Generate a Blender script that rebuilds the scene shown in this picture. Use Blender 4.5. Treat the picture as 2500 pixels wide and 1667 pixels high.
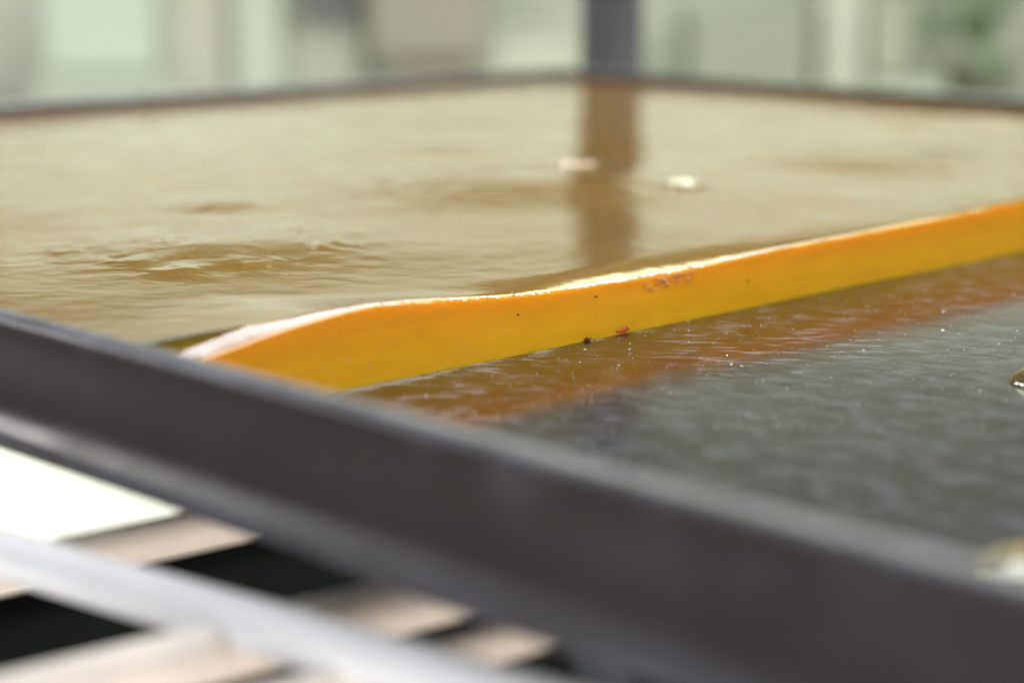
import bpy, math, random
import numpy as np
from mathutils import Vector, noise

random.seed(7); rng = np.random.default_rng(7)
for o in list(bpy.data.objects): bpy.data.objects.remove(o)
scn = bpy.context.scene
col = scn.collection
PI = math.pi

# ------------------------------------------------------------------ camera
VX, VY = -0.7160, 0.6981            # horizontal viewing direction
n_ = math.hypot(VX, VY); VX /= n_; VY /= n_
PITCH = math.radians(11.7)
cam = bpy.data.cameras.new('camera'); camo = bpy.data.objects.new('camera', cam); col.objects.link(camo)
camo.location = (0, 0, .080)
fwd = Vector((VX*math.cos(PITCH), VY*math.cos(PITCH), -math.sin(PITCH)))
camo.rotation_euler = fwd.to_track_quat('-Z', 'Y').to_euler()
cam.sensor_width = 36; cam.lens = 67.4
cam.clip_start = .005; cam.clip_end = 60
cam.dof.use_dof = True; cam.dof.focus_distance = .386; cam.dof.aperture_fstop = 7.9
scn.camera = camo

def RW(x, d, z=0.0):                # room coordinates: metres to the right, metres ahead, height
    return Vector((x*VY + d*VX, -x*VX + d*VY, z))
ROOM_ROT = math.atan2(VY, VX) - PI/2

# ------------------------------------------------------------------ world and lamps
w = bpy.data.worlds.new('World'); scn.world = w; w.use_nodes = True
bg = w.node_tree.nodes['Background']; bg.inputs['Color'].default_value = (.80, .84, .80, 1); bg.inputs['Strength'].default_value = .30
scn.view_settings.view_transform = 'Standard'; scn.view_settings.look = 'None'
scn.view_settings.exposure = 0; scn.view_settings.gamma = 1

def area(name, loc, target, sx, sy, power, colr):
    l = bpy.data.lights.new(name, 'AREA'); l.shape = 'RECTANGLE'; l.size = sx; l.size_y = sy
    l.energy = power; l.color = colr
    o = bpy.data.objects.new(name, l); col.objects.link(o); o.location = loc
    o.rotation_euler = (Vector(target)-Vector(loc)).to_track_quat('-Z', 'Y').to_euler()
    return o
# added key lamp at right for the cut face; window daylight from left
area('key_light_right', RW(2.6, -.1, 1.62), (-.25, .3, 0), 1.3, 1.1, 65, (.98, .97, .96))
area('window_light_left', RW(-1.7, -1.6, .15), (-.25, .3, 0), 1.3, 1.5, 43, (.88, .91, 1.0))
area('rod_fill', RW(1.2, -2.0, -.62), (-.25, .3, 0), 1.1, .7, 58, (1.0, .92, .86))  # added low fill brightening the rods under the tray
area('overhead_fill', RW(.78, 1.75, 2.15), (-.25, .3, 0), 1.0, 1.5, 84, (.90, .90, 1.0))  # added overhead panel, set to mirror white in the slab's left shoulder
# added lamp to whiten the worktop below, far left
area('worktop_fill', RW(-2.3, 1.9, 1.3), RW(-2.0, 1.9, -.5), .5, .5, 40, (1.0, .95, .92))

# ------------------------------------------------------------------ helpers
def tag(o, label=None, cat=None, group=None, kind=None):
    if label: o['label'] = label
    if cat: o['category'] = cat
    if group: o['group'] = group
    if kind: o['kind'] = kind
    return o
def mesh_obj(name, verts, faces, mat, parent=None, smooth=True):
    me = bpy.data.meshes.new(name); me.from_pydata([tuple(v) for v in verts], [], [tuple(f) for f in faces]); me.update()
    if smooth: me.polygons.foreach_set('use_smooth', [True]*len(me.polygons))
    if mat: me.materials.append(mat)
    o = bpy.data.objects.new(name, me); col.objects.link(o)
    if parent: o.parent = parent
    return o
def empty(name, loc=(0, 0, 0), rz=0):
    o = bpy.data.objects.new(name, None); col.objects.link(o); o.location = loc; o.rotation_euler[2] = rz
    o.empty_display_size = .02
    return o
class MB:
    def __init__(s): s.v = []; s.f = []
    def add(s, v, f):
        k = len(s.v); s.v += [tuple(p) for p in v]; s.f += [tuple(i+k for i in q) for q in f]; return s
    def box(s, x0, x1, y0, y1, z0, z1, b=0):
        if not b:
            v = [(x, y, z) for z in (z0, z1) for x, y in ((x0, y0), (x1, y0), (x1, y1), (x0, y1))]
            return s.add(v, [(3, 2, 1, 0), (4, 5, 6, 7), (0, 1, 5, 4), (1, 2, 6, 5), (2, 3, 7, 6), (3, 0, 4, 7)])
        v = []                                        # bevelled box, four rings
        for z, e in ((z0, b), (z0+b, 0), (z1-b, 0), (z1, b)):
            for x, y in ((x0+e+b, y0+e), (x1-e-b, y0+e), (x1-e, y0+e+b), (x1-e, y1-e-b), (x1-e-b, y1-e), (x0+e+b, y1-e), (x0+e, y1-e-b), (x0+e, y0+e+b)):
                v.append((x, y, z))
        f = [tuple(reversed(range(8))), tuple(range(24, 32))]
        for r in range(3):
            for i in range(8): j = (i+1) % 8; f.append((r*8+i, r*8+j, r*8+8+j, r*8+8+i))
        return s.add(v, f)
    def tube(s, pts, r, n=14, cap=True):
        pts = [Vector(p) for p in pts]; k = len(s.v); rs = r if isinstance(r, (list, tuple)) else [r]*len(pts)
        up = None
        for i, p in enumerate(pts):
            t = (pts[min(i+1, len(pts)-1)]-pts[max(i-1, 0)]).normalized()
            if up is None: up = t.orthogonal().normalized()
            up = (up - t*up.dot(t)).normalized(); sd = t.cross(up)
            for a in range(n):
                q = p + (up*math.cos(2*PI*a/n)+sd*math.sin(2*PI*a/n))*rs[i]; s.v.append(tuple(q))
        for i in range(len(pts)-1):
            for a in range(n):
                b = (a+1) % n; s.f.append((k+i*n+a, k+i*n+b, k+i*n+n+b, k+i*n+n+a))
        if cap: s.f.append(tuple(k+a for a in reversed(range(n)))); s.f.append(tuple(k+(len(pts)-1)*n+a for a in range(n)))
        return s
    def build(s, name, mat, parent=None, smooth=False): return mesh_obj(name, s.v, s.f, mat, parent, smooth)

class M:                                             # small node material helper
    def __init__(s, name):
        s.m = bpy.data.materials.new(name); s.m.use_nodes = True; s.t = s.m.node_tree; s.n = s.t.nodes
        s.p = s.n['Principled BSDF']; s.out = s.n['Material Output']
    def set(s, **k):
        for a, b in k.items():
            i = s.p.inputs[a.replace('_', ' ')]
            i.default_value = tuple(b)+(1,) if isinstance(b, (tuple, list)) and len(b) == 3 and i.type == 'RGBA' else b
        return s
    def node(s, t, **k):
        q = s.n.new(t)
        for a, b in k.items(): setattr(q, a, b)
        return q
    def link(s, a, b): s.t.links.new(a, b)
    def coords(s, scale=(1, 1, 1), rot=(0, 0, 0)):
        g = s.node('ShaderNodeTexCoord'); mp = s.node('ShaderNodeMapping'); mp.inputs['Scale'].default_value = scale; mp.inputs['Rotation'].default_value = rot
        s.link(g.outputs['Object'], mp.inputs['Vector']); return mp.outputs['Vector']
    def coordsR(s, across, along, up, a=0.0):       # first turned to the viewing axis, then stretched
        g = s.node('ShaderNodeTexCoord'); r = s.node('ShaderNodeMapping'); r.inputs['Rotation'].default_value = (0, 0, -math.radians(45.7)+a)
        mp = s.node('ShaderNodeMapping'); mp.inputs['Scale'].default_value = (across, along, up)
        s.link(g.outputs['Object'], r.inputs['Vector']); s.link(r.outputs['Vector'], mp.inputs['Vector']); return mp.outputs['Vector']
    def noise(s, scale, detail=3, vec=None, rough=.5, dist=0):
        q = s.node('ShaderNodeTexNoise'); q.inputs['Scale'].default_value = scale; q.inputs['Detail'].default_value = detail
        q.inputs['Roughness'].default_value = rough; q.inputs['Distortion'].default_value = dist
        s.link(vec if vec else s.coords(), q.inputs['Vector']); return q.outputs['Fac']
    def ramp(s, fac, stops):
        q = s.node('ShaderNodeValToRGB'); e = q.color_ramp.elements
        while len(e) < len(stops): e.new(.5)
        for k, (p, c) in enumerate(stops):
            e[k].position = p; e[k].color = tuple(c)+(1,) if isinstance(c, (tuple, list)) else (c, c, c, 1)
        s.link(fac, q.inputs['Fac']); return q.outputs['Color']
    def mix(s, fac, a, b, mode='MIX'):
        q = s.node('ShaderNodeMix', data_type='RGBA', blend_type=mode)
        for sock, val in ((q.inputs[0], fac), (q.inputs[6], a), (q.inputs[7], b)):
            if hasattr(val, 'links'): s.link(val, sock)
            elif isinstance(val, (tuple, list)): sock.default_value = tuple(val)+(1,)
            else: sock.default_value = val
        return q.outputs[2]
    def bump(s, h, dist, strength=1, prev=None):
        q = s.node('ShaderNodeBump'); q.inputs['Distance'].default_value = dist; q.inputs['Strength'].default_value = strength
        s.link(h, q.inputs['Height'])
        if prev: s.link(prev, q.inputs['Normal'])
        s.link(q.outputs['Normal'], s.p.inputs['Normal']); return q.outputs['Normal']

def simple(name, c, rough=.5, metal=0, noise_scale=12, amt=.12, bump=0):
    m = M(name).set(Roughness=rough, Metallic=metal)
    f = m.noise(noise_scale, 4)
    m.link(m.mix(f, tuple(x*(1-amt) for x in c), tuple(min(1, x*(1+amt)) for x in c)), m.p.inputs['Base Color'])
    if bump: m.bump(f, bump, .5)
    return m.m

# ---- jelly
def jelly_material():
    m = M('orange_jelly').set(IOR=1.46)
    m.p.subsurface_method = 'RANDOM_WALK'
    m.set(Subsurface_Weight=.85, Subsurface_Radius=(1.0, .42, .06), Subsurface_Scale=.006)
    big = m.noise(26, 3); small = m.noise(900, 3)
    g = m.node('ShaderNodeNewGeometry'); sx = m.node('ShaderNodeSeparateXYZ'); m.link(g.outputs['Position'], sx.inputs[0])
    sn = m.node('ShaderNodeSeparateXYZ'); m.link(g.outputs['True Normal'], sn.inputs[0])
    top_mask = m.node('ShaderNodeMapRange'); m.link(sn.outputs['Z'], top_mask.inputs['Value'])
    top_mask.inputs['From Min'].default_value = .45; top_mask.inputs['From Max'].default_value = .95; top_mask.interpolation_type = 'SMOOTHSTEP'
    # more orange towards the top: the cut's translucency gradient painted into the colour
    hz = m.node('ShaderNodeMapRange'); m.link(sx.outputs['Z'], hz.inputs['Value'])
    hz.inputs['From Min'].default_value = .003; hz.inputs['From Max'].default_value = .0135; hz.interpolation_type = 'SMOOTHSTEP'
    body = m.mix(hz.outputs[0], m.mix(big, (.93, .47, .007), (.96, .50, .010)), m.mix(big, (.83, .39, .007), (.88, .42, .010)))
    fib = m.ramp(m.noise(1.0, 4, m.coords((300, 60, 420)), .65), [(.35, (.93, .92, .90)), (.65, (1, 1, 1))])
    body = m.mix(1.0, body, fib, 'MULTIPLY')
    top = m.mix(big, (.21, .106, .009), (.28, .146, .013))  # upward faces browner: dark tray showing through is painted into the colour
    m.link(m.mix(top_mask.outputs[0], body, top), m.p.inputs['Base Color'])
    r1 = m.ramp(m.noise(60, 4, dist=.4), [(.3, .07), (.7, .17)])
    m.link(r1, m.p.inputs['Roughness'])
    b1 = m.bump(m.noise(1.0, 4, m.coordsR(110, 300, 200), .6), .00010, .5)
    b2 = m.bump(m.noise(1.0, 3, m.coordsR(700, 1500, 900), .6), .00003, .55, b1)
    return m.m
JELLY = jelly_material()

def tray_material():
    m = M('dark_coated_steel').set(IOR=1.5)
    a = m.noise(30, 5, rough=.6); c = m.coords((1, 1, 1), (0, 0, .78))
    st = m.noise(1.0, 4, m.coords((60, 240, 60), (0, 0, .76)), .6)
    base = m.mix(a, (.026, .022, .022), (.048, .041, .041))
    dust = m.ramp(m.noise(150, 5, rough=.7), [(.47, 0.0), (.66, .55)])
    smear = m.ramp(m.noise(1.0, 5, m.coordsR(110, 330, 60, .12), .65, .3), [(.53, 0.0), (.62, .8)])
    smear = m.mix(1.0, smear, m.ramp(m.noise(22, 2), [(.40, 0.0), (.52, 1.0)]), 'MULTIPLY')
    # sticky syrup film left on the metal next to the cut: no dust there, glossier
    g = m.node('ShaderNodeNewGeometry'); sx = m.node('ShaderNodeSeparateXYZ'); m.link(g.outputs['Position'], sx.inputs[0])
    ad = m.node('ShaderNodeMath', operation='MULTIPLY_ADD'); m.link(m.noise(38, 5, rough=.6), ad.inputs[0]); ad.inputs[1].default_value = .10; m.link(sx.outputs['X'], ad.inputs[2])
    fm = m.node('ShaderNodeMapRange'); m.link(ad.outputs[0], fm.inputs['Value']); fm.inputs['From Min'].default_value = -.176; fm.inputs['From Max'].default_value = -.170
    dust = m.mix(.7, dust, m.mix(1.0, dust, fm.outputs[0], 'MULTIPLY'))
    base = m.mix(fm.outputs[0], (.030, .020, .012), base)
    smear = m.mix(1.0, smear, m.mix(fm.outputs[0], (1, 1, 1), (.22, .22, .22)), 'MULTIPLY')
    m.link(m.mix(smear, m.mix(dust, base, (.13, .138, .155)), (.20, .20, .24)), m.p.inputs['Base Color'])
    m.link(m.mix(fm.outputs[0], m.ramp(st, [(.25, .05), (.75, .14)]), m.ramp(st, [(.25, .08), (.75, .19)])), m.p.inputs['Roughness'])
    b = m.bump(m.noise(1.0, 4, m.coords((170, 200, 60), (0, 0, -.2)), .6), .0004, .15)
    m.bump(m.noise(1400, 3), .00003, .5, b)
    return m.m
TRAY = tray_material()
RIM = M('rim_steel_painted_sheen').set(IOR=1.5, Metallic=0.0, Coat_Weight=.25, Coat_Roughness=.45, Specular_IOR_Level=.35)
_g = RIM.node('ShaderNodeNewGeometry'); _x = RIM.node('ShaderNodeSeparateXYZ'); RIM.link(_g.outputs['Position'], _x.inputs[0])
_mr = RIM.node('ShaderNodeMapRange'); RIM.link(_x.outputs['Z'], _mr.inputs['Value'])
_mr.inputs['From Min'].default_value = .0172; _mr.inputs['From Max'].default_value = .0186          # lip painted paler: ceiling reflection put into the colour
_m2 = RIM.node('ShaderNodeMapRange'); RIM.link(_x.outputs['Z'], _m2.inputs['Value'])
_m2.inputs['From Min'].default_value = .0040; _m2.inputs['From Max'].default_value = .0005  # bottom bead painted paler too, as reflected light
_sheen = RIM.mix(.45, _mr.outputs[0], _m2.outputs[0], 'ADD')
_sheen = RIM.mix(1.0, _sheen, RIM.ramp(RIM.noise(60, 5, rough=.65), [(.30, .35), (.62, 1.0)]), 'MULTIPLY')
_gr = RIM.ramp(RIM.noise(85, 4, rough=.6), [(.50, 0.0), (.74, .6)])                                   # greasy smudges, more of them high on the wall
_m3 = RIM.node('ShaderNodeMapRange'); RIM.link(_x.outputs['Z'], _m3.inputs['Value']); _m3.inputs['From Min'].default_value = .005; _m3.inputs['From Max'].default_value = .017
_gr = RIM.mix(1.0, _gr, _m3.outputs[0], 'MULTIPLY'); _gr = RIM.mix(1.0, _gr, RIM.ramp(RIM.noise(11, 2), [(.45, 0.1), (.6, 1.0)]), 'MULTIPLY')
RIM.link(RIM.mix(_sheen, RIM.mix(_gr, RIM.mix(RIM.noise(45, 5, rough=.6), (.019, .0125, .0120), (.033, .0225, .0215)), (.10, .096, .11)), (.15, .15, .18)), RIM.p.inputs['Base Color'])
RIM.link(RIM.ramp(RIM.noise(70, 4), [(.3, .30), (.7, .48)]), RIM.p.inputs['Roughness'])
RIM.bump(RIM.noise(700, 3), .00004, .5); RIM = RIM.m
def chrome(name, c=(.80, .80, .80), r=.32):
    m = M(name).set(Metallic=1.0, Base_Color=c)
    m.link(m.ramp(m.noise(90, 4), [(.3, r*.75), (.7, r*1.3)]), m.p.inputs['Roughness']); return m.m
ROD = chrome('zinc_wire', (.86, .86, .87), .38)
RODW = simple('cream_wire', (.80, .72, .64), .45, 0, 120, .1); ROD = simple('white_coated_wire', (.80, .80, .80), .35, 0, 90, .06)
POST = simple('grey_painted_steel', (.13, .135, .145), .35, 0, 30, .15)
POSTD = simple('black_clamp_plastic', (.02, .02, .025), .4)
SUGAR = M('sugar').set(Base_Color=(.95, .95, .95), Roughness=.08, IOR=1.53, Transmission_Weight=.35).m
SYRUP = M('clear_syrup').set(Base_Color=(.75, .55, .20), Roughness=.03, IOR=1.45, Transmission_Weight=.85).m
def crumb_mat(name, c):
    m = M(name).set(Base_Color=c, Roughness=.25, Subsurface_Weight=.6, Subsurface_Radius=(1, .5, .2), Subsurface_Scale=.002)
    m.bump(m.noise(900, 3), .0003, .6); return m.m
BUMPM = crumb_mat('bump_painted_glint', (.95, .88, .62)); CRUMB = crumb_mat('crumb_painted_glint', (.90, .66, .50)); RED = crumb_mat('orange_red_peel', (.75, .12, .01)); SEED = crumb_mat('dark_seed', (.05, .025, .01))  # bump and first crumb: pale glint of the lamps painted into the colour
FLAKE = M('jelly_flake').set(Base_Color=(.92, .55, .30), Roughness=.12, IOR=1.46, Transmission_Weight=.2).m
NOTCH = crumb_mat('brown_crumb', (.22, .12, .06))

# ------------------------------------------------------------------ the tray
U0, U1, V0, V1 = -.6790, .080, .1684, .6935          # inner floor rectangle
tray = empty('baking_tray', ((U0+U1)/2, (V0+V1)/2, 0))
tag(tray, 'large dark grey coated steel baking tray holding the orange slab', 'baking tray')
def rr(o, nseg=8, rad=.010):                          # rounded rectangle grown outwards by o
    pts = []
    for cx, cy, a0 in ((U1-rad, V0+rad, -PI/2), (U1-rad, V1-rad, 0), (U0+rad, V1-rad, PI/2), (U0+rad, V0+rad, PI)):
        for k in range(nseg+1):
            a = a0 + k/nseg*PI/2; pts.append((cx+(rad+o)*math.cos(a), cy+(rad+o)*math.sin(a)))
    out = []                                          # subdivide the long straight runs
    for i, p in enumerate(pts):
        q = pts[(i+1) % len(pts)]; L = math.hypot(q[0]-p[0], q[1]-p[1]); m = 90 if L > .1 else 1
        for k in range(m): t = k/m; out.append((p[0]+(q[0]-p[0])*t, p[1]+(q[1]-p[1])*t))
    return out
prof = [(0, 0), (.0009, .0004), (.0015, .0016), (.0019, .0060), (.0020, .0160), (.0024, .0173), (.0034, .0182), (.0050, .0187), (.0066, .0187), (.0080, .0183),
        (.0088, .0174), (.0092, .0160), (.0093, .0138), (.0094, .0108), (.0096, .0083), (.0100, .0062), (.0106, .0044), (.0114, .0030), (.0124, .0019), (.0134, .0011),
        (.0142, .0003), (.0144, -.0008), (.0140, -.0018), (.0128, -.0025), (.0100, -.0029), (.0030, -.0030), (-.02, -.0030)]
V = []; Fc = []; ring = None
for o, z in prof:
    r = rr(o); ring = len(r)
    for (x, y) in r:
        wob = .00035*noise.noise(Vector((x*9, y*9, 3))) ; wz = .0004*noise.noise(Vector((x*14, y*14, 7)))
        g = max(0, min(1, o/.004)) if o > 0 else 0
        V.append((x + wob*g - tray.location.x, y + wob*g - tray.location.y, z + wz*g))
for i in range(len(prof)-1):
    for k in range(ring):
        j = (k+1) % ring; Fc.append((i*ring+k, i*ring+j, (i+1)*ring+j, (i+1)*ring+k))
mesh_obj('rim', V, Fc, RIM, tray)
# floor panel: gently wavy sheet
nx, ny = 160, 120; inner = rr(0)
vv = []; ff = []
for j in range(ny+1):
    for i in range(nx+1):
        x = U0+(U1-U0)*i/nx; y = V0+(V1-V0)*j/ny
        e = min(1, min(i, nx-i, j, ny-j)/6)
        z = -.0001+.00022*e*noise.noise(Vector((x*16, y*16, 1.3)))
        vv.append((x-tray.location.x, y-tray.location.y, z-.0001))
for j in range(ny):
    for i in range(nx): a = j*(nx+1)+i; ff.append((a, a+1, a+nx+2, a+nx+1))
mesh_obj('base_panel', vv, ff, TRAY, tray)
mesh_obj('underside', [(U0-.005-tray.location.x, V0-.005-tray.location.y, -.0028), (U1+.005-tray.location.x, V0-.005-tray.location.y, -.0028),
                       (U1+.005-tray.location.x, V1+.005-tray.location.y, -.0028), (U0-.005-tray.location.x, V1+.005-tray.location.y, -.0028)],
         [(3, 2, 1, 0)], TRAY, tray)

# ------------------------------------------------------------------ the slab
CUT = -.267
sv = [.1684, .1808, .1867, .1954, .2044, .2137, .2234, .2334, .2603, .2778, .2901, .3163, .345, .3765, .4499, .56, .695]
sz = [.0137, .0138, .0139, .0141, .0144, .0149, .0150, .0146, .0121, .0113, .0111, .0112, .0122, .0124, .0136, .0132, .0130]
rb = [.0072, .0070, .0060, .0038, .0018, .0010, .0005, .0005, .0006, .0007, .0008, .0007, .0006, .0006, .0008, .0008, .0008]
sw = [.04, .04, .04, .04, .04, .04, .03, .024, .0130, .0105, .0105, .0115, .014, .018, .04, .04, .04]      # width of the sloping shoulder   # bevel radius along the cut
def fbm(x, y, s, o=3): return noise.fractal(Vector((x*s, y*s, 5.1)), 1.0, 2.0, o)
vs = np.concatenate([np.linspace(.1690, .36, 440), np.linspace(.361, .6930, 320)])
us = np.concatenate([np.linspace(U0+.0005, -.42, 90), np.linspace(-.418, -.2705, 180)])
NB, NF = 10, 18
sl_v = []; rowlen = len(us)+NB+NF
ztop = np.interp(vs, sv, sz); rbev = np.interp(vs, sv, rb); swid = np.interp(vs, sv, sw)
ker = np.ones(15)/15
ztop = np.convolve(np.pad(ztop, 7, 'edge'), ker, 'valid'); rbev = np.convolve(np.pad(rbev, 7, 'edge'), ker, 'valid')
LUMPS = [(-.350, .407, .0006, .006), (-.3985, .4143, .0004, .008), (-.3293, .2248, .0007, .0065), (-.345, .224, .0005, .006), (-.3286, .241, .00045, .006),
         (-.4079, .2893, .0006, .009), (-.368, .2202, .0003, .003), (-.374, .2215, .00025, .0025), (-.3322, .2652, .0004, .004), (-.385, .378, .0021, .036), (-.355, .500, .0013, .030),
         (-.425, .628, .0016, .030), (-.350, .250, .0015, .026), (-.462, .420, .0009, .020), (-.52, .48, .0008, .03)]
def surf(u, v, zt):
    t = min(1, max(0, CUT-u)/float(np.interp(v, vs, swid))); t = t*(2-t)
    z = zt*(1-t)+.0128*t
    W = float(np.interp(v, [.17, .21, .26, .34, .5], [.050, .060, .072, .125, .13]))*(1+.16*noise.noise(Vector((u*45, v*45, 4)))+.05*noise.noise(Vector((u*260, v*260, 4))))
    cu = max(0, CUT-u)/W; cu = cu if cu < .9 else (.9+.05*(1-math.exp(-(cu-.9)/.05)))
    z += .009*W*cu
    z += .00020*fbm(u, v, 17, 2)*min(1, (CUT-u)/.02) + .00004*fbm(u, v, 130, 3)*max(.05, min(1, (-u-.24)**-1*.06))
    wu, wv_ = .004*noise.noise(Vector((u*150, v*150, 1)))+.0015*noise.noise(Vector((u*500, v*500, 1))), .004*noise.noise(Vector((u*150, v*150, 9)))+.0015*noise.noise(Vector((u*500, v*500, 6)))
    for a, b, h, s in LUMPS:
        d = ((u+wu-a)**2+(v+wv_-b)**2)/(s*s)
        if d < 9: z += h*math.exp(-d)
    return z
for v, zt, r in zip(vs, ztop, rbev):
    jq = min(1, max(.1, (v-.205)/.02)); jag = jq*(.00014*noise.noise(Vector((v*900, 0, 0)))+.0003*noise.noise(Vector((v*120, 4, 0))))
    c = CUT + .0005*noise.noise(Vector((v*30, 2, 0)))
    r = max(.0003, r*(1+.10*noise.noise(Vector((v*110, 9, 0)))))
    lean = .0004
    for u in us: sl_v.append((u, v, surf(u, v, zt)))
    zt2 = surf(c-r, v, zt)
    for k in range(NB):
        a = (k+.5)/NB*PI/2
        xs, zs = math.sin(a)**1.88, 1-math.cos(a)**1.88
        sl_v.append((c-r+r*xs+jag*xs-lean, v, zt2-r*.56*zs))
    for k in range(NF):
        t = 1-(1-(k+1)/NF)**1.7; z = (zt2-r*.56)*(1-t)-.0006*t
        wv = .00014*noise.noise(Vector((v*60, z*300, 2)))+t**4*(.0003*noise.noise(Vector((v*130, 3, 2))))
        sl_v.append((c-lean*(1-t)+.00022*max(0, (t-.93)/.07)**1.5+wv+jag*(1-t)**3, v, z))
sl_f = []
R_ = len(vs)
for i in range(R_-1):
    for k in range(rowlen-1):
        a = i*rowlen+k; sl_f.append((a, a+1, a+rowlen+1, a+rowlen))
# back, ends and bottom
nb = len(sl_v)
def drop(i): x, y, z = sl_v[i]; sl_v.append((x, y, -.0006)); return len(sl_v)-1
left = [i*rowlen for i in range(R_)]; near = list(range(rowlen)); far = [(R_-1)*rowlen+k for k in range(rowlen)]
for chain, flip in ((left, 0), (near, 1), (far, 0)):
    low = [drop(i) for i in chain]
    for a in range(len(chain)-1):
        q = (chain[a], chain[a+1], low[a+1], low[a]); sl_f.append(q if not flip else q[::-1])
slab = empty('jelly_slab', (-.47, .44, 0))
tag(slab, 'glossy amber orange slab of set fruit jelly with a straight cut front edge', 'jelly slab')
sl_v = [(x+.47, y-.44, z) for x, y, z in sl_v]
body = mesh_obj('body', sl_v, sl_f, JELLY, slab)

def blob(name, loc, r, mat, parent=None, sc=(1, 1, 1), rough=.3, seed=0, n=10, rz=0):
    vv = []; ff = []
    for i in range(n+1):
        th = PI*i/n
        for k in range(n*2):
            ph = PI*k/n; p = Vector((math.sin(th)*math.cos(ph), math.sin(th)*math.sin(ph), math.cos(th)))
            q = r*(1+rough*noise.noise(p*2.2+Vector((seed*3.1, 0, 0))))
            vv.append((p.x*q*sc[0], p.y*q*sc[1], p.z*q*sc[2]))
    for i in range(n):
        for k in range(n*2):
            j = (k+1) % (n*2); ff.append((i*2*n+k, (i+1)*2*n+k, (i+1)*2*n+j, i*2*n+j))
    o = mesh_obj(name, vv, ff, mat, parent); o.location = loc; o.rotation_euler[2] = rz
    return o
off = Vector((.47, -.44, 0))
def face(v, z): return Vector((CUT+.0005*noise.noise(Vector((v*30, 2, 0)))-.0004*(z/.012)+.00005, v, z))
blob('seed', face(.2850, .0086)+off, .0003, SEED, slab, (.3, 1.3, .6), seed=1)
blob('seed', face(.3345, .0058)+off, .0003, SEED, slab, (.3, 1.0, .8), seed=2)
blob('seed', face(.2622, .0079)+off, .00025, SEED, slab, (.4, 1.2, .8), seed=3)
blob('peel_fleck', face(.2925, .0004)+Vector((-.0002, 0, 0))+off, .0009, RED, slab, (.28, 2.6, .75), .7, seed=4)

# ------------------------------------------------------------------ crumbs, drops, grains
c = blob('jelly_crumb', (-.3995, .4150, surf(-.3995, .4150, .0125)-.0003), .0040, CRUMB, None, (1.3, 1.3, .22), 1.3, 11, 18, .4)
tag(c, 'pinkish crumb with a painted pale glint on the top of the slab near the reflection of the post', 'crumb')
c = blob('syrup_bubble', (-.3500, .4070, surf(-.3500, .4070, .0125)-.0001), .0028, BUMPM, None, (1.6, 1.6, .35), .6, 5, 14)
tag(c, 'small bump on the slab with a lamp glint painted cream, right of the pinkish crumb', 'bump')
c = blob('brown_crumb', (CUT+.0001, .2822, .0002), .00055, NOTCH, None, (.8, 1.5, .7), .6, 9)
tag(c, 'tiny brown crumb at the foot of the cut edge beside the red fleck', 'crumb')
cr = MB()
for k in range(70):
    v = random.gauss(.3085, .0045); s = random.uniform(.0002, .0006); u = CUT+random.uniform(-.0009, .0005); z = .0106-abs(random.gauss(0, .0011))
    e = [(random.uniform(.5, 1)*s*a, random.uniform(.5, 1.2)*s*b, random.uniform(.5, 1)*s*d) for a, b, d in ((1, 0, 0), (-1, 0, 0), (0, 1, 0), (0, -1, 0), (0, 0, 1), (0, 0, -1))]
    cr.add([(u+x, v+y, z+zz) for x, y, zz in e], [(0, 2, 4), (2, 1, 4), (1, 3, 4), (3, 0, 4), (2, 0, 5), (1, 2, 5), (3, 1, 5), (0, 3, 5)])
cc = cr.build('torn_patch', FLAKE, None)
tag(cc, 'rough glittering torn flakes clinging to the top of the cut edge', 'flakes', kind='stuff')

def drop_dome(name, loc, rx, ry, h, label, cat, seed=0, wav=.25, mat=None, rip=0):
    vv = [(0, 0, h)]; ff = []; nr, na = 26, 64
    for i in range(1, nr+1):
        t = i/nr
        for k in range(na):
            a = 2*PI*k/na; q = 1+wav*noise.noise(Vector((math.cos(a)*1.3, math.sin(a)*1.3, seed)))+wav*.4*noise.noise(Vector((math.cos(a)*4, math.sin(a)*4, seed)))
            x, y = rx*t*q*math.cos(a), ry*t*q*math.sin(a)
            z = h*(1-t**2.6)+(rip*(1-t**4)*noise.noise(Vector((x*110, y*110, seed)))+rip*.25*(1-t**4)*noise.noise(Vector((x*420, y*420, seed))) if rip else 0)
            vv.append((x, y, z if i < nr else -.0004))
    for k in range(na): ff.append((0, 1+k, 1+(k+1) % na))
    for i in range(nr-1):
        for k in range(na): j = (k+1) % na; b = 1+i*na; ff.append((b+k, b+na+k, b+na+j, b+j))
    o = mesh_obj(name, vv, ff, mat or SYRUP); o.location = loc
    return tag(o, label, cat)
drop_dome('syrup_drop', (-.1800, .3150, 0), .0075, .0065, .0030, 'round clear syrup drop on the bare tray floor at the right edge', 'drop', 3, .1)
drop_dome('syrup_puddle', (-.1250, .2200, .0001), .0085, .010, .0005, 'thin wet syrup puddle catching pale light behind the near rim at right', 'puddle', 8, .5, None, .0011)

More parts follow.
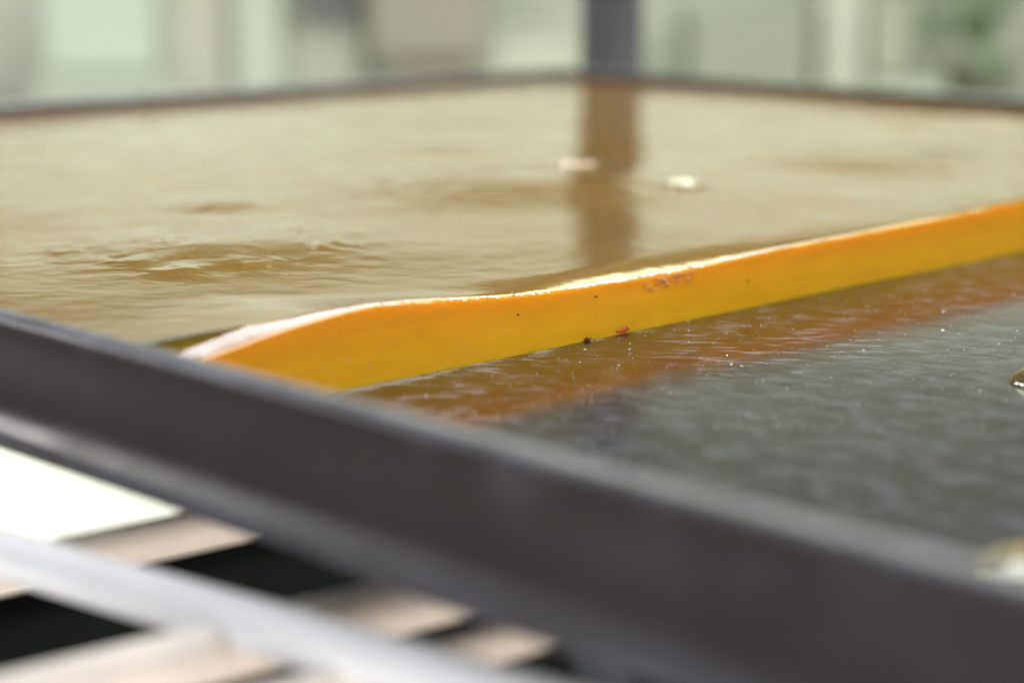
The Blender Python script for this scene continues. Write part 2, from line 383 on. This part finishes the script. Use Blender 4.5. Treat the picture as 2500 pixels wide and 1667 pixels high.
def grains(name, n, fn, smin, smax, label):
    mb = MB()
    for k in range(n):
        x, y, z = fn(); s = random.uniform(smin, smax)*random.choice((.6, .7, .8, 1, 1.6)); a = random.uniform(0, PI)
        ca, sa = math.cos(a), math.sin(a); h = s*random.uniform(.5, 1)
        pts = [(ca*s, sa*s), (-sa*s*.7, ca*s*.7), (-ca*s, -sa*s), (sa*s*.7, -ca*s*.7)]
        t = random.uniform(.35, .8); dx, dy = random.uniform(-.3, .3)*s, random.uniform(-.3, .3)*s
        mb.add([(x+p, y+q, z) for p, q in pts]+[(x+p*t+dx, y+q*t+dy, z+h*random.uniform(.7, 1.2)) for p, q in pts],
               [(4, 5, 6, 7), (0, 1, 5, 4), (1, 2, 6, 5), (2, 3, 7, 6), (3, 0, 4, 7)])
    o = mb.build(name, SUGAR); return tag(o, label, 'sugar', kind='stuff')
def f_floor():
    d = random.random()**1.3
    return (CUT+.002+d*.16, random.uniform(.18, .60), .0001)
grains('sugar_grains', 2800, f_floor, .00006, .00018, 'fine sugar grains scattered on the dark tray floor before the cut')
grains('coarse_sugar', 60, f_floor, .00015, .00032, 'coarser sugar crystals scattered among the fine grains on the tray floor')
def f_top():
    u = CUT-.001-random.random()**2*.12; v = random.uniform(.18, .5); zt = float(np.interp(v, vs, ztop)); return (u, v, surf(u, v, zt)-.00002)
grains('surface_sugar', 160, f_top, .00005, .00016, 'few sugar grains stuck on the top of the slab')
def f_face():
    v = random.uniform(.19, .33); z = random.uniform(.001, .012); return (CUT+.0001, v, z)
grains('face_sugar', 130, f_face, .00004, .00013, 'few sugar specks on the cut face of the slab')
def f_edge():
    v = random.uniform(.205, .40); i = int(np.argmin(abs(vs-v))); zt = float(ztop[i]); r = float(rbev[i])
    return (CUT-random.random()*r*2.5-.0002, float(vs[i]), surf(CUT-r, v, zt)-.0002)
grains('edge_crystals', 420, f_edge, .00006, .00022, 'glittering crystals along the upper cut edge of the slab')

# ------------------------------------------------------------------ wire shelf and trolley
FLOOR_Z = -1.0
tr = empty('rack_trolley', (-.30, .45, FLOOR_Z))
tag(tr, 'grey steel rack trolley with a wire shelf carrying the tray', 'rack trolley')
tl = tr.location
def L(p): return (p[0]-tl.x, p[1]-tl.y, p[2]-tl.z)
def rod(name, a, b, r, mat, n=1, sag=0):
    pts = [Vector(a).lerp(Vector(b), t/12) for t in range(13)]
    MB().tube([L(p) for p in pts], r, 18).build(name, mat, tr, True)
def post(name, x, y, dark=False):
    mb = MB(); w_ = .0122
    mb.box(x-w_-tl.x, x+w_-tl.x, y-w_-tl.y, y+w_-tl.y, 0, 1.75, .002)
    p = mb.build(name, POST, tr)
    c_ = MB(); k = .0145
    for z in (.056,):
        c_.box(x-k-tl.x, x+k-tl.x, y-k-tl.y, y+k-tl.y, z-tl.z, z+.030-tl.z, .002)
    c_.build('clamp', POSTD, p); bpy.data.objects[p.name]
post('post', -.6870, .7420)
post('post', .115, .7420); post('post', -.73, .098); post('post', .125, .098)
# front rod of the shelf, seen under the near rim
dx, dy = (.0868, .0140)
rod('front_rod', (-.2495-3*dx*1.4, .1364-3*dy*1.4, -.0087), (-.2495+4*dx, .1364+4*dy, -.0092), .0038, ROD)
for y in (.30, .45, .60, .72): rod('long_rod', (-.75, y, -.0063), (.14, y, -.0063), .003, ROD)
bars = [(-.41, .0027), (-.372, .0027), (-.2505, .0034), (-.2005, .0042), (-.1800, .0027), (-.133, .0027), (-.085, .0027), (-.036, .0027), (.013, .0027), (.06, .0027)]
for u, r in bars: rod('cross_rod', (u-.006, .09, -.0127), (u+.06, .735, -.0127), r, RODW)
rod('side_rod', (-.73, .098, -.0127), (-.700, .742, -.0127), .004, ROD)
rod('side_rod', (.125, .098, -.0127), (.115, .742, -.0127), .004, ROD)
# lower shelf tray (dark) seen through the wires
lt = empty('lower_tray', (-.47, .55, -.335))
tag(lt, 'black baking tray on the shelf below, seen dark through the wires', 'baking tray')
LT = simple('black_steel', (.007, .008, .007), .75, 0, 8, .4); LT.node_tree.nodes['Principled BSDF'].inputs['Specular IOR Level'].default_value = .0
MB().box(-.56, .60, -.55, .58, 0, .003).build('base_panel', LT, lt)
b = MB(); b.box(-.565, -.56, -.55, .58, .0, .025); b.box(.60, .605, -.55, .58, .0, .025); b.box(-.56, .60, .58, .585, 0, .025); b.box(-.56, .60, -.555, -.55, 0, .025)
b.build('rim', LT, lt)
# white worktop beyond it
wt = empty('white_worktop', (-1.75, .9, -.50)); tag(wt, 'bright white worktop lit by an added lamp, seen below the tray at left', 'worktop')
WHITE = simple('white_laminate', (.86, .84, .82), .4, 0, 4, .04)
MB().box(-.62, .80, -.85, .75, -.03, 0, .004).build('top', WHITE, wt)
for sx in (-.55, .53):
    for sy in (-.78, .68): MB().box(sx-.02, sx+.02, sy-.02, sy+.02, -.5, -.031).build('leg', POST, wt)

# ------------------------------------------------------------------ room behind
def rbox(name, x0, x1, d0, d1, z0, z1, mat, parent=None, bev=0):
    """box in the room's own axes; its object sits at the room origin rotated with the room"""
    mb = MB().box(x0, x1, d0, d1, z0, z1, bev); o = mb.build(name, mat, parent)
    if parent is None: o.rotation_euler[2] = ROOM_ROT
    return o
def room_thing(name, label, cat, group=None): 
    o = empty(name, (0, 0, 0), ROOM_ROT); return tag(o, label, cat, group)
WALL = simple('pale_green_plaster', (.52, .54, .47), .8, 0, 3, .08)
o = rbox('floor', -5, 5, -3, 6, FLOOR_Z-.1, FLOOR_Z, simple('beige_floor', (.45, .40, .34), .5, 0, 3, .1)); tag(o, kind='structure')
def emis(name, c, s):
    m = M(name); m.set(Base_Color=(.1, .1, .1), Roughness=.1)
    f = m.noise(1.6, 3); m.link(m.mix(f, tuple(x*.85 for x in c), c), m.p.inputs['Emission Color']); m.p.inputs['Emission Strength'].default_value = s; return m.m
PANE = emis('frosted_daylight_pane', (.82, .97, .74), 1.05)
D = 4.2
# back wall with the opening of a wide window
WX0, WX1, WZ0, WZ1 = -3.6, 3.6, .19, .765
wl = empty('back_wall', (0, 0, 0), ROOM_ROT); tag(wl, kind='structure')
rbox('plaster', -5, 5, D, D+.1, FLOOR_Z, WZ0, WALL, wl); rbox('plaster', -5, 5, D, D+.1, WZ1, 2.8, simple('grey_green_plaster', (.25, .27, .24), .8, 0, 3, .08), wl)
rbox('plaster', -5, WX0, D, D+.1, WZ0, WZ1, WALL, wl); rbox('plaster', WX1, 5, D, D+.1, WZ0, WZ1, WALL, wl)
win = room_thing('wide_window', 'wide bright frosted window high on the back wall', 'window')
FR = simple('window_paint', (.55, .56, .50), .5)
npn = 3; pw = (WX1-WX0)/npn
for i in range(npn):
    p = rbox('pane', WX0+i*pw+.03, WX0+(i+1)*pw-.03, D+.03, D+.04, WZ0+.03, WZ1-.03, PANE, win)
for i in range(npn+1): rbox('mullion', WX0+i*pw-.03, WX0+i*pw+.03, D-.01, D+.06, WZ0, WZ1, FR, win)
rbox('frame_rail', WX0+.03, WX1-.03, D-.01, D+.06, WZ0-.03, WZ0+.03, FR, win); rbox('frame_rail', WX0+.03, WX1-.03, D-.01, D+.06, WZ1-.03, WZ1+.03, FR, win)

def X(px, d): return (px-1250)/4779*d                 # metres to the right of the view axis
# long counter under the window with things on it
ct = room_thing('counter', 'pale green counter running along the back wall', 'counter')
CT = simple('pale_green_laminate', (.46, .49, .43), .5, 0, 2, .06)
rbox('worktop', -2.6, 2.4, 3.3, D-.01, -.30, -.26, CT, ct, .004)
rbox('cabinet', -2.55, 2.35, 3.4, D-.02, FLOOR_Z, -.301, simple('counter_front', (.5, .53, .46), .6), ct)
def thing_box(name, px0, px1, z0, z1, d, dep, c, label, cat, lid=None, r=.5):
    t = room_thing(name, label, cat); m = simple(name+'_paint', c, r, 0, 6, .06)
    rbox('body', X(px0, d), X(px1, d), d, d+dep, z0, z1, m, t, .006)
    if lid: rbox('lid', X(px0, d)-.006, X(px1, d)+.006, d-.006, d+dep+.006, z1+.001, z1+.014, simple(name+'_lid', lid, r), t, .003)
    return t
thing_box('white_crate', 95, 370, -.155, .03, 3.6, .3, (.52, .58, .51), 'white plastic crate standing at the left of the counter', 'crate', (.62, .69, .60))
thing_box('grey_base_crate', 60, 420, -.26, -.160, 3.6, .35, (.46, .50, .43), 'grey green crate under the white crate at the left', 'crate')
thing_box('cream_bin', 378, 558, -.26, .10, 3.65, .2, (.47, .46, .39), 'cream bin beside the white crate on the counter', 'bin')
thing_box('pale_canister', 562, 684, -.26, .12, 3.6, .14, (.46, .50, .44), 'tall pale canister between the cream bin and the grey machine', 'canister')
thing_box('grey_machine', 730, 870, -.045, .15, 3.6, .3, (.13, .13, .15), 'dark grey machine head over the counter left of the post', 'machine')
thing_box('machine_stand', 690, 885, -.26, -.050, 3.66, .15, (.44, .44, .38), 'beige stand below the dark grey machine', 'stand')
thing_box('brown_box', 900, 1190, -.125, .12, 3.55, .3, (.29, .265, .23), 'brown cardboard box stacked on a pinkish box left of the post', 'box')
thing_box('pink_box', 960, 1150, -.26, -.130, 3.6, .25, (.42, .35, .29), 'pinkish box supporting the brown cardboard box', 'box')
thing_box('low_tub', 1195, 1420, -.26, -.09, 3.6, .2, (.50, .51, .43), 'low khaki tub just left of the post on the counter', 'tub', (.50, .53, .46))
thing_box('green_grey_case', 1690, 1990, -.26, -.04, 3.55, .3, (.28, .30, .25), 'green grey case just right of the post on the counter', 'case')
thing_box('pale_tub', 2010, 2120, -.26, .02, 3.6, .2, (.46, .48, .40), 'pale cream tub right of the green grey case', 'tub')
thing_box('olive_jar', 2135, 2230, -.165, -.02, 3.6, .15, (.34, .36, .27), 'olive jar set on a pale board right of the cream tub', 'jar')
thing_box('pale_board', 2130, 2330, -.26, -.170, 3.55, .3, (.44, .48, .42), 'low pale block under the olive jar', 'block')
# green plant in a pot at the far right
pl = room_thing('potted_plant', 'leafy green plant in an olive pot at the far right of the counter', 'potted plant')
cx, cd = X(2420, 3.7), 3.75
mb = MB(); mb.tube([(cx, cd, -.26), (cx, cd, -.15), (cx, cd, -.145)], [.05, .065, .068], 20); mb.build('pot', simple('olive_pot', (.22, .24, .17), .6), pl, True)
LEAF = simple('fresh_leaf', (.27, .36, .19), .5, 0, 30, .3)
base_leaf = None
for k in range(90):
    a = random.uniform(0, 2*PI); e = random.uniform(.1, 1.4); ln = random.uniform(.06, .11)
    if base_leaf is None:
        vv = []; 
        for t in np.linspace(0, 1, 7):
            wd = .2*math.sin(PI*min(1, t*1.02+.02))
            for s in (-1, 0, 1): vv.append((t, s*wd, .12*math.sin(PI*t)-.05*abs(s)))
        ffs = [(i*3+s, i*3+s+1, i*3+s+4, i*3+s+3) for i in range(6) for s in (0, 1)]
        lf = mesh_obj('leaf', vv, ffs, LEAF, pl); base_leaf = lf
    else:
        lf = bpy.data.objects.new('leaf', base_leaf.data); col.objects.link(lf); lf.parent = pl
    rr_ = random.uniform(0, .09); zz = random.uniform(-.13, .25)
    lf.location = (cx+rr_*math.cos(a), cd+rr_*math.sin(a), zz); lf.rotation_euler = (0, -e+.5, a); lf.scale = (ln*1.3,)*3
mb = MB()
for k in range(6):
    a = k*1.05; mb.tube([(cx, cd, -.15), (cx+.03*math.cos(a), cd+.03*math.sin(a), 0), (cx+.07*math.cos(a), cd+.07*math.sin(a), .2)], [.004, .003, .002], 6)
mb.build('stem', LEAF, pl, True)

# ceiling lamps: fluorescent fittings ahead, reflected in the wet edges
def lamp(x, d, z, ln, label, strength=9, c=(.93, 1.0, .70), wd=.34):
    t = room_thing('ceiling_lamp', label, 'ceiling lamp', 'fluorescent ceiling lamps')
    rbox('housing', x-ln/2, x+ln/2, d-wd-.03, d+wd+.03, z+.045, z+.09, WHITE, t, .004)
    rbox('diffuser', x-ln/2+.02, x+ln/2-.02, d-wd, d+wd, z, z+.044, LAMPM, t, .01)
    rbox('cord', x-.005, x+.005, d-.005, d+.005, z+.091, z+1.2, POSTD, t)
LAMPM = M('opal_diffuser').set(Base_Color=(.9, .9, .9)).set(Emission_Color=(.90, 1.0, .66), Emission_Strength=8.0).m
lamp(.42, 2.1, 1.25, 1.7, 'fluorescent fitting hanging nearer over the trolley, seen only mirrored in the wet edge')
lamp(.35, 3.3, 1.75, 1.3, 'fluorescent fitting hanging farther back before the window, seen only mirrored', wd=.08)
